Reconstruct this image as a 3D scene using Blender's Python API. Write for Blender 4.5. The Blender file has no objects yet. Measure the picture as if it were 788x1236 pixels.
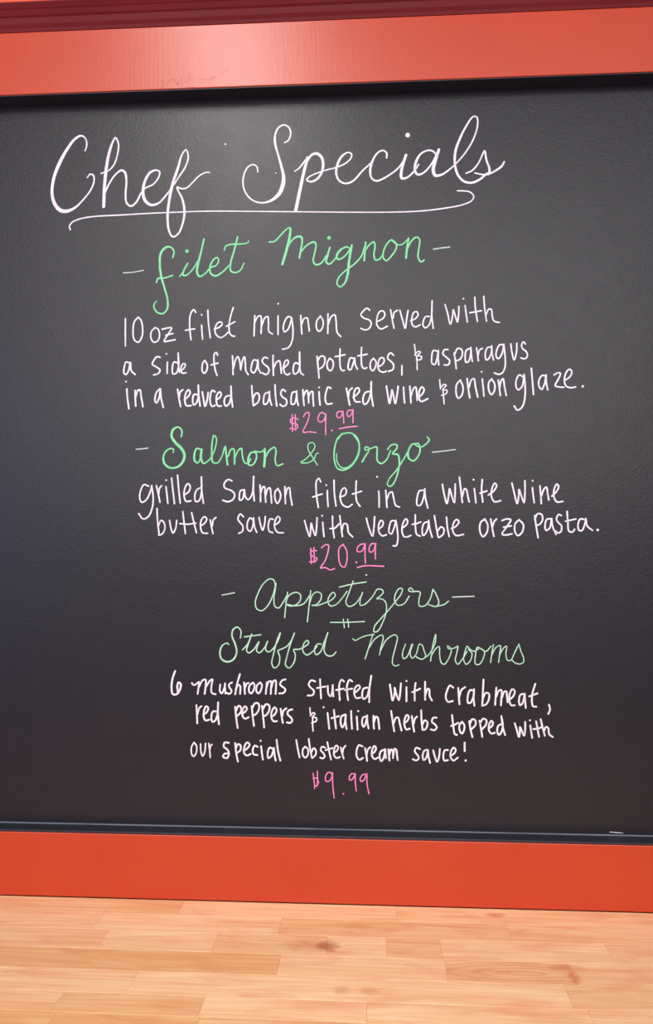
import bpy, bmesh, math, random
from mathutils import Vector, Matrix
S = bpy.context.scene
COL = S.collection
random.seed(7)
TOP = 0.92                      # height of the counter top above the floor

# ---------------------------------------------------------------- camera
F_PX, W_PX, H_PX = 950.0, 788, 1236
cam_d = bpy.data.cameras.new('camera'); cam = bpy.data.objects.new('camera', cam_d); COL.objects.link(cam)
cam_d.sensor_fit = 'VERTICAL'; cam_d.sensor_height = 36.0; cam_d.sensor_width = 36.0 * W_PX / H_PX
cam_d.lens = F_PX / H_PX * 36.0
cam_d.clip_start = 0.02
cam.location = (0, -1.02, TOP + 0.4453)
cam.rotation_euler = (math.pi / 2 + math.atan(49 / 950.0), 0, math.atan(58 / 950.0))
S.camera = cam

# ---------------------------------------------------------------- world, lamp, fill lights, exposure
S.view_settings.view_transform = 'Standard'; S.view_settings.look = 'None'
S.view_settings.gamma = 1.0; S.view_settings.use_curve_mapping = False
S.view_settings.exposure = 0.32
wd = bpy.data.worlds.new('world'); S.world = wd; wd.use_nodes = True
wd.node_tree.nodes['Background'].inputs['Color'].default_value = (0.95, 0.93, 1.0, 1)
wd.node_tree.nodes['Background'].inputs['Strength'].default_value = 0.28

def area(name, loc, target, sx, sy, power, col):
    l = bpy.data.lights.new(name, 'AREA'); l.shape = 'RECTANGLE'; l.size = sx; l.size_y = sy
    l.energy = power; l.color = col
    o = bpy.data.objects.new(name, l); COL.objects.link(o); o.location = loc
    o.rotation_euler = (Vector(target) - Vector(loc)).to_track_quat('-Z', 'Y').to_euler()
    return o
area('ceiling_lamp', (-0.48, -1.60, 2.98), (-0.45, -0.9, 1.4), 0.26, 0.8, 12.6, (1.0, 0.96, 0.92))
area('room_fill', (-0.1, -4.6, 2.9), (0.0, 0, 1.0), 5.0, 2.6, 138, (1.0, 0.97, 0.95))  # broad unseen fill, added to light the upright faces evenly
area('left_blue_fill', (-2.7, -3.0, 1.75), (-0.2, 0, 1.6), 1.0, 1.5, 13, (0.30, 0.42, 1.0))  # added bluish fill, tints the board's sheen on the left
area('counter_fill', (0.0, -0.95, 2.98), (0.0, -0.55, 0.9), 0.5, 0.3, 2.2, (1.0, 0.96, 0.90)).data.spread = math.radians(62)  # added narrow-spread fill, brightens the counter and spares the board top

# ---------------------------------------------------------------- helpers
def link(name, me, mats, parent=None, label=None, cat=None, group=None, kind=None, loc=None):
    o = bpy.data.objects.new(name, me); COL.objects.link(o)
    if me is not None:
        for m in (mats if isinstance(mats, (list, tuple)) else [mats]):
            if m.name not in [x.name for x in me.materials]: me.materials.append(m)
    if parent is not None: o.parent = parent
    if loc is not None: o.location = loc
    if label: o['label'] = label
    if cat: o['category'] = cat
    if group: o['group'] = group
    if kind: o['kind'] = kind
    return o

def box_mesh(name, x0, x1, y0, y1, z0, z1, bev=0.0, seg=1):
    bm = bmesh.new()
    bmesh.ops.create_cube(bm, size=1)
    for v in bm.verts:
        v.co = Vector(((x0 + x1) / 2 + v.co.x * (x1 - x0), (y0 + y1) / 2 + v.co.y * (y1 - y0), (z0 + z1) / 2 + v.co.z * (z1 - z0)))
    if bev: bmesh.ops.bevel(bm, geom=bm.edges[:], offset=bev, segments=seg, profile=0.5, affect='EDGES')
    me = bpy.data.meshes.new(name); bm.to_mesh(me); bm.free()
    return me

def extrude_profile(name, prof, x0, x1, smooth=False):
    """closed (y, z) outline swept along x"""
    n = len(prof)
    vs = [(x0, y, z) for y, z in prof] + [(x1, y, z) for y, z in prof]
    fs = [(i, (i + 1) % n, n + (i + 1) % n, n + i) for i in range(n)] + [tuple(range(n))[::-1], tuple(range(n, 2 * n))]
    me = bpy.data.meshes.new(name); me.from_pydata(vs, [], fs)
    bm = bmesh.new(); bm.from_mesh(me); bmesh.ops.recalc_face_normals(bm, faces=bm.faces[:]); bm.to_mesh(me); bm.free()
    return me

class NT:
    def __init__(s, name):
        s.m = bpy.data.materials.new(name); s.m.use_nodes = True; s.t = s.m.node_tree; s.b = s.t.nodes['Principled BSDF']
    def n(s, typ, **kw):
        nd = s.t.nodes.new(typ)
        for k, v in kw.items():
            if k.startswith('_'): setattr(nd, k[1:], v)
            else: nd.inputs[k.replace('0', ' ') if k not in nd.inputs else k].default_value = v
        return nd
    def l(s, a, b): s.t.links.new(a, b)
    def math(s, op, a, b=None, clamp=False):
        nd = s.t.nodes.new('ShaderNodeMath'); nd.operation = op; nd.use_clamp = clamp
        for i, v in enumerate((a, b)):
            if v is None: continue
            if isinstance(v, (int, float)): nd.inputs[i].default_value = v
            else: s.l(v, nd.inputs[i])
        return nd.outputs[0]
    def mix(s, fac, a, b, typ='MIX'):
        nd = s.t.nodes.new('ShaderNodeMix'); nd.data_type = 'RGBA'; nd.blend_type = typ
        for i, v in ((0, fac), (6, a), (7, b)):
            if isinstance(v, (int, float)): nd.inputs[i].default_value = v
            elif isinstance(v, tuple): nd.inputs[i].default_value = v
            else: s.l(v, nd.inputs[i])
        return nd.outputs[2]
    def noise(s, vec, scale, detail=3, rough=0.5, dist=0.0):
        nd = s.t.nodes.new('ShaderNodeTexNoise'); nd.inputs['Scale'].default_value = scale
        nd.inputs['Detail'].default_value = detail; nd.inputs['Roughness'].default_value = rough; nd.inputs['Distortion'].default_value = dist
        if vec is not None: s.l(vec, nd.inputs['Vector'])
        return nd.outputs['Fac']
    def mapping(s, vec, scale=(1, 1, 1), loc=(0, 0, 0)):
        nd = s.t.nodes.new('ShaderNodeMapping'); nd.inputs['Scale'].default_value = scale; nd.inputs['Location'].default_value = loc
        s.l(vec, nd.inputs['Vector']); return nd.outputs[0]
    def ramp(s, fac, stops):
        nd = s.t.nodes.new('ShaderNodeValToRGB'); e = nd.color_ramp.elements
        while len(e) < len(stops): e.new(0.5)
        for el, (p, c) in zip(e, stops): el.position = p; el.color = c if len(c) == 4 else (*c, 1)
        s.l(fac, nd.inputs[0]); return nd.outputs[0]
    def bump(s, h, strength, dist):
        nd = s.t.nodes.new('ShaderNodeBump'); nd.inputs['Strength'].default_value = strength; nd.inputs['Distance'].default_value = dist
        s.l(h, nd.inputs['Height']); s.l(nd.outputs[0], s.b.inputs['Normal'])
    def coord(s, which='Object'):
        return s.t.nodes.new('ShaderNodeTexCoord').outputs[which]

def lin(r, g, b):
    f = lambda c: (c / 255 / 12.92) if c / 255 <= 0.04045 else ((c / 255 + 0.055) / 1.055) ** 2.4
    return (f(r), f(g), f(b), 1.0)

# ---------------------------------------------------------------- materials
def paint(name, col, dark, rough=0.38, spec=0.5, grain=True):
    k = NT(name); co = k.coord('Object')
    v = k.noise(k.mapping(co, (1, 1, 1)), 9, 3, 0.6)
    c = k.mix(k.ramp(v, [(0.3, (0, 0, 0)), (0.7, (1, 1, 1))]), dark, col)
    k.l(c, k.b.inputs['Base Color'])
    k.b.inputs['Roughness'].default_value = rough; k.b.inputs['Specular IOR Level'].default_value = spec
    if grain:
        h = k.math('ADD', k.noise(k.mapping(co, (260, 260, 22)), 1, 2, 0.6), k.math('MULTIPLY', k.noise(co, 480, 2), 0.6))
        k.bump(h, 0.2, 0.0004)
    return k.m
M_RED = paint('orange_red_paint', lin(185, 55, 20), lin(180, 51, 18), 0.31, 0.56)
M_CRIM = paint('crimson_paint', lin(102, 15, 22), lin(95, 13, 22), 0.6, 0.2, False)
M_FASCIA = paint('orange_wall_paint', lin(214, 72, 36), lin(205, 66, 36), 0.5)
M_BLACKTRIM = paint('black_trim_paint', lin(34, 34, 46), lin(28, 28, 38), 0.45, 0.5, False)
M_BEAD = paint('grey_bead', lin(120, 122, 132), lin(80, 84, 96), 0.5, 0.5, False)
M_WALL = paint('orange_plaster', lin(206, 84, 52), lin(200, 78, 48), 0.6)
M_PLAIN = paint('white_plaster', lin(225, 220, 212), lin(218, 212, 205), 0.8, 0.3)

def board_mat():
    k = NT('black_chalkboard_paint'); co = k.coord('Object')
    big = k.noise(co, 2.6, 3, 0.55)
    c = k.mix(k.ramp(big, [(0.35, (0, 0, 0)), (0.65, (1, 1, 1))]), lin(25, 22, 31), lin(29, 25, 32))
    # wiped patches left by the eraser: pale chalk haze of their own shape
    def patch(cx, cz, rx, rz, amt):
        sep = k.t.nodes.new('ShaderNodeSeparateXYZ'); k.l(co, sep.inputs[0])
        w = k.math('MULTIPLY', k.math('SUBTRACT', k.noise(co, 22, 3, 0.6), 0.5), 0.9)
        dx = k.math('POWER', k.math('ABSOLUTE', k.math('DIVIDE', k.math('SUBTRACT', sep.outputs[0], cx), rx)), 3.0)
        dz = k.math('POWER', k.math('ABSOLUTE', k.math('DIVIDE', k.math('SUBTRACT', sep.outputs[2], cz), rz)), 3.0)
        d = k.math('ADD', k.math('ADD', dx, dz), w)
        return k.math('MULTIPLY', k.math('SUBTRACT', 1.15, d, True), amt)
    p1 = patch(-0.130, 0.762, 0.052, 0.024, 0.16)
    p2 = patch(-0.165, 0.196, 0.105, 0.030, 0.12)
    c = k.mix(k.math('ADD', p1, p2, True), c, lin(120, 128, 150))
    k.l(c, k.b.inputs['Base Color'])
    r = k.math('ADD', 0.29, k.math('MULTIPLY', k.noise(co, 40, 3), 0.08))
    k.l(r, k.b.inputs['Roughness']); k.b.inputs['Specular IOR Level'].default_value = 0.36
    h = k.math('ADD', k.noise(co, 330, 3, 0.6), k.math('MULTIPLY', k.noise(co, 120, 2), 0.5))
    k.bump(h, 0.38, 0.0005)
    return k.m
M_BOARD = board_mat()

def ink(name, centre, edge, lo, hi, rough=0.55):
    """liquid chalk: thinner and more saturated at the rim of a stroke; U of the UV map runs 0..1 across it"""
    k = NT(name); uv = k.coord('UV'); sep = k.t.nodes.new('ShaderNodeSeparateXYZ'); k.l(uv, sep.inputs[0])
    d = k.math('MULTIPLY', k.math('ABSOLUTE', k.math('SUBTRACT', sep.outputs[0], 0.5)), 2.0)
    rim = k.ramp(d, [(lo, (0, 0, 0)), (hi, (1, 1, 1))])
    v = k.noise(k.coord('Object'), 110, 3, 0.6)
    c = k.mix(rim, centre, edge)
    c = k.mix(k.ramp(v, [(0.42, (0, 0, 0)), (0.75, (1, 1, 1))]), c, k.mix(0.65, c, edge))
    k.l(c, k.b.inputs['Base Color']); k.b.inputs['Roughness'].default_value = rough
    return k.m
M_WHITE = ink('white_chalk_ink', lin(238, 230, 241), lin(176, 164, 180), 0.62, 1.0)
M_GREEN = ink('green_chalk_ink', lin(154, 222, 176), lin(64, 180, 108), 0.2, 0.9)
M_PALE = ink('pale_green_chalk_ink', lin(186, 222, 200), lin(104, 158, 122), 0.45, 1.0)
M_PINK = ink('pink_chalk_ink', lin(236, 144, 200), lin(184, 52, 122), 0.35, 1.0)
M_GDASH = ink('faint_green_chalk_ink', lin(192, 204, 196), lin(140, 168, 150), 0.5, 1.0)
M_SCUFF = paint('scuff_red', lin(176, 56, 38), lin(165, 50, 36), 0.5, 0.5, False)

def wood(rings=False):
    k = NT('butcher_block_wood' + ('_ringed' if rings else '')); uv = k.coord('UV')
    oi = k.t.nodes.new('ShaderNodeObjectInfo')
    off = k.t.nodes.new('ShaderNodeVectorMath'); off.operation = 'ADD'
    cmb = k.t.nodes.new('ShaderNodeCombineXYZ'); k.l(k.math('MULTIPLY', oi.outputs['Random'], 30.0), cmb.inputs[0]); k.l(k.math('MULTIPLY', oi.outputs['Random'], 17.0), cmb.inputs[1])
    k.l(uv, off.inputs[0]); k.l(cmb.outputs[0], off.inputs[1]); v = off.outputs[0]
    fine = k.noise(k.mapping(v, (9, 260, 1)), 1, 4, 0.6, 0.4)
    mid = k.noise(k.mapping(v, (5, 55, 1)), 1, 3, 0.55, 1.2)
    blotch = k.noise(k.mapping(v, (14, 34, 1)), 1, 3, 0.6, 0.6)
    c = k.ramp(mid, [(0.30, lin(241, 184, 138)), (0.48, lin(248, 200, 154)), (0.68, lin(253, 214, 170))])
    c = k.mix(k.ramp(fine, [(0.35, (1, 1, 1)), (0.6, (0, 0, 0))]), c, k.mix(1.0, c, (0.90, 0.83, 0.76, 1), 'MULTIPLY'))
    c = k.mix(k.math('MULTIPLY', k.ramp(blotch, [(0.52, (0, 0, 0)), (0.72, (1, 1, 1))]), 0.5), c, lin(226, 150, 112))
    if rings:
        vm = k.t.nodes.new('ShaderNodeVectorMath'); vm.operation = 'SUBTRACT'; k.l(uv, vm.inputs[0]); vm.inputs[1].default_value = (0.160, -0.1505, 0)
        w = k.noise(uv, 30, 2)
        m = k.mapping(vm.outputs[0], (1.0, 5.5, 1)); ln_ = k.t.nodes.new('ShaderNodeVectorMath'); ln_.operation = 'LENGTH'; k.l(m, ln_.inputs[0])
        r = k.math('SINE', k.math('ADD', k.math('MULTIPLY', ln_.outputs['Value'], 210.0), k.math('MULTIPLY', w, 7.0)))
        c = k.mix(k.math('MULTIPLY', k.ramp(r, [(0.0, (0, 0, 0)), (0.9, (1, 1, 1))]), 0.5), c, lin(224, 150, 104))
    # knots
    sep = k.t.nodes.new('ShaderNodeSeparateXYZ'); k.l(uv, sep.inputs[0])
    wn = k.math('MULTIPLY', k.math('SUBTRACT', k.noise(k.mapping(uv, (70, 130, 1)), 1, 3, 0.6), 0.5), 1.6)
    for (x, y, rx, ry, a, col) in ((-0.0545, -0.105, 0.016, 0.014, 0.75, lin(150, 74, 46)), (-0.078, -0.108, 0.040, 0.015, 0.40, lin(200, 120, 78)),
                                   (0.147, -0.0165, 0.016, 0.0075, 0.75, lin(212, 112, 78)), (0.2076, -0.156, 0.008, 0.016, 0.7, lin(208, 104, 66)),
                                   (0.205, -0.136, 0.022, 0.008, 0.5, lin(214, 120, 80)), (-0.035, -0.195, 0.011, 0.010, 0.45, lin(206, 128, 82)), (-0.006, -0.195, 0.012, 0.009, 0.5, lin(206, 128, 82)),
                                   (-0.020, -0.056, 0.020, 0.010, 0.35, lin(214, 140, 96)), (-0.232, -0.105, 0.014, 0.010, 0.25, lin(228, 150, 120))):
        dx = k.math('DIVIDE', k.math('SUBTRACT', sep.outputs[0], x), rx); dy = k.math('DIVIDE', k.math('SUBTRACT', sep.outputs[1], y), ry)
        d = k.math('ADD', k.math('ADD', k.math('MULTIPLY', dx, dx), k.math('MULTIPLY', dy, dy)), wn)
        c = k.mix(k.math('MULTIPLY', k.math('SUBTRACT', 1.0, d, True), a), c, col)
    c = k.mix(1.0, c, oi.outputs['Color'], 'MULTIPLY')
    k.l(c, k.b.inputs['Base Color'])
    k.b.inputs['Roughness'].default_value = 0.42; k.b.inputs['Specular IOR Level'].default_value = 0.45
    k.bump(fine, 0.15, 0.0003)
    return k.m
M_WOOD = wood(); M_WOODR = wood(True)

# ---------------------------------------------------------------- the setting
X0, X1 = -3.0, 3.0
link('floor', box_mesh('floor', X0, X1, -6, 0.18, -0.05, 0), M_PLAIN, kind='structure')
link('wall_back', box_mesh('wall_back', X0, X1, 0.034, 0.18, 0, 3.0), M_WALL, kind='structure')
link('wall_counter_base', box_mesh('wall_counter_base', -1.45, 1.45, -0.60, 0.033, 0.0, TOP - 0.0385), M_PLAIN, kind='structure')

# crimson moulding across the top of the frame: a face that leans outward as it climbs, with three fine reeds
Z = TOP
# outline of the moulding
prof = [(0.034, Z + 1.1605), (0.0, Z + 1.1605), (-0.0012, Z + 1.1645), (-0.0034, Z + 1.1680), (-0.0026, Z + 1.1700), (-0.0044, Z + 1.1775),
        (-0.0066, Z + 1.1795), (-0.0058, Z + 1.1815), (-0.0082, Z + 1.1862), (-0.0100, Z + 1.1880), (-0.0094, Z + 1.1896), (-0.0120, Z + 1.1935), (-0.0120, Z + 1.1950), (0.034, Z + 1.1950)]
link('trim_1', extrude_profile('trim_1', prof, -1.30, 1.30), M_CRIM, kind='structure')
link('trim_2', box_mesh('trim_2', -1.30, 1.30, -0.011, 0.034, Z + 1.1952, Z + 1.33, 0.001), M_FASCIA, kind='structure')

# ---------------------------------------------------------------- the chalkboard
BX0, BX1 = -0.86, 0.74
board = link('chalkboard', None, None, loc=(0, 0, 0), cat='chalkboard',
             label='large black chalkboard in an orange-red frame with handwritten chef specials menu')
def bpart(name, me, m, label=None):
    return link(name, me, m, board, label)
bpart('board_panel', box_mesh('board_panel', BX0 - 0.002, BX1 + 0.002, 0.025, 0.0333, Z + 0.082, Z + 1.0715), M_BOARD, 'matt black writing surface')
bpart('bottom_rail', box_mesh('bottom_rail', BX0 - 0.09, BX1 + 0.09, 0.0, 0.0335, Z + 0.0008, Z + 0.0816, 0.0009, 2), M_RED, 'wide orange-red lower frame rail on the counter')
bpart('top_rail', box_mesh('top_rail', BX0 - 0.09, BX1 + 0.09, 0.0, 0.0335, Z + 1.0723, Z + 1.1600, 0.0009, 2), M_RED, 'wide orange-red upper frame rail with a shine')
for a, b in ((BX0 - 0.09, BX0 - 0.004), (BX1 + 0.004, BX1 + 0.09)):
    bpart('side_rail', box_mesh('side_rail', a, b, 0.0, 0.0335, Z + 0.0822, Z + 1.0718, 0.0009, 2), M_RED)
# black painted reveals between the frame face and the recessed board
bpart('reveal_strip', box_mesh('reveal_bottom', BX0, BX1, 0.0006, 0.025, Z + 0.0818, Z + 0.0846, 0.0004), M_BLACKTRIM, 'black ledge under the board')
bpart('reveal_strip', box_mesh('reveal_top', BX0, BX1, 0.0012, 0.025, Z + 1.0708, Z + 1.0721, 0.0003), M_BLACKTRIM, 'black strip above the board')
for a in (BX0 - 0.002, BX1 - 0.001):
    bpart('reveal_strip', box_mesh('reveal_side', a, a + 0.003, 0.0006, 0.025, Z + 0.0848, Z + 1.0706), M_BLACKTRIM)
bead = [(0.0249, Z + 0.0847), (0.0232, Z + 0.0847), (0.0232, Z + 0.0853), (0.0240, Z + 0.0858), (0.0249, Z + 0.0860)]  # thin grey strip just above the bottom ledge
bpart('bead', extrude_profile('bead', bead, BX0 + 0.003, BX1 - 0.003), M_BEAD, 'thin grey edge line along the bottom of the board')

# --- handwriting -------------------------------------------------
def catmull(pts, step):
    if len(pts) < 3:
        P = pts
        out = []
        for a, b in zip(P, P[1:]):
            n = max(1, int((Vector(b[:2]) - Vector(a[:2])).length / step))
            out += [tuple(a[k] + (b[k] - a[k]) * i / n for k in range(3)) for i in range(n)]
        return out + [P[-1]]
    P = [tuple(2 * pts[0][k] - pts[1][k] for k in range(3))] + pts + [tuple(2 * pts[-1][k] - pts[-2][k] for k in range(3))]
    out = []
    for i in range(1, len(P) - 2):
        p0, p1, p2, p3 = (Vector(P[j]) for j in (i - 1, i, i + 1, i + 2))
        # centripetal parametrisation keeps sharp turns free of overshoot
        d = lambda a, b: max(1e-6, (Vector(a[:2]) - Vector(b[:2])).length ** 0.5)
        t0 = 0; t1 = t0 + d(p0, p1); t2 = t1 + d(p1, p2); t3 = t2 + d(p2, p3)
        n = max(2, int((p2 - p1).length / step))
        for s in range(n):
            t = t1 + (t2 - t1) * s / n
            A1 = p0 * ((t1 - t) / (t1 - t0)) + p1 * ((t - t0) / (t1 - t0))
            A2 = p1 * ((t2 - t) / (t2 - t1)) + p2 * ((t - t1) / (t2 - t1))
            A3 = p2 * ((t3 - t) / (t3 - t2)) + p3 * ((t - t2) / (t3 - t2))
            B1 = A1 * ((t2 - t) / (t2 - t0)) + A2 * ((t - t0) / (t2 - t0))
            B2 = A2 * ((t3 - t) / (t3 - t1)) + A3 * ((t - t1) / (t3 - t1))
            c = B1 * ((t2 - t) / (t2 - t1)) + B2 * ((t - t1) / (t2 - t1))
            out.append((c.x, c.y, c.z))
    return out + [tuple(P[-2])]

def ribbon_mesh(name, strokes, y_face, thick, wscale=1.0):
    """strokes: lists of (x, z, width) in metres; each becomes a slightly raised ribbon with round ends"""
    vs, fs, uvs = [], [], []
    for si, st in enumerate(strokes):
        y = y_face - thick - 0.000012 * (si % 12)
        if len(st) == 1:
            x, z, w = st[0]; n = 14; b = len(vs); r = w / 2 * wscale
            vs.append((x, y, z)); uvs.append(0.5)
            for i in range(n):
                a = 2 * math.pi * i / n; vs.append((x + r * math.cos(a), y, z + r * math.sin(a))); uvs.append(1.0)
            for i in range(n): fs.append((b, b + 1 + i, b + 1 + (i + 1) % n))
            for i in range(n): vs.append((vs[b + 1 + i][0], y_face, vs[b + 1 + i][2])); uvs.append(1.0)
            for i in range(n): fs.append((b + 1 + i, b + 1 + n + i, b + 1 + n + (i + 1) % n, b + 1 + (i + 1) % n))
            continue
        P = catmull(st, 0.0011)
        rows = []
        for i, p in enumerate(P):
            a = P[max(0, i - 1)]; c = P[min(len(P) - 1, i + 1)]
            t = Vector((c[0] - a[0], c[1] - a[1]))
            t = t.normalized() if t.length > 1e-9 else Vector((1, 0))
            n = Vector((-t.y, t.x)); wob = 1 + 0.07 * math.sin(i * 1.7 + si) * math.sin(i * 0.37)
            rows.append((Vector(p[:2]), t, n, p[2] / 2 * wscale * (0.82 if p[2] < 0.0034 else 0.92) * wob))
        # caps
        h, k = rows[0], rows[-1]
        pre = [(h[0] - h[1] * h[3] * math.cos(a), h[1], h[2], h[3] * math.sin(a)) for a in (0.25, 0.8)]
        post = [(k[0] + k[1] * k[3] * math.cos(a), k[1], k[2], k[3] * math.sin(a)) for a in (0.8, 0.25)]
        rows = pre + rows + post
        b = len(vs)
        for ri, (c, t, n, w) in enumerate(rows):
            yr = y - 9e-7 * ri
            for s, yy, u in ((-1.0, y_face, 0.0), (-1.0, yr, 0.0), (0.0, yr, 0.5), (1.0, yr, 1.0), (1.0, y_face, 1.0)):
                q = c + n * w * s; vs.append((q.x, yy, q.y)); uvs.append(u)
        for i in range(len(rows) - 1):
            for j in range(4):
                a = b + i * 5 + j; fs.append((a, a + 1, a + 6, a + 5))
    me = bpy.data.meshes.new(name); me.from_pydata(vs, [], fs)
    uvl = me.uv_layers.new(name='UVMap')
    for lp in me.loops: uvl.data[lp.index].uv = (uvs[lp.vertex_index], 0.0)
    return me

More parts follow.
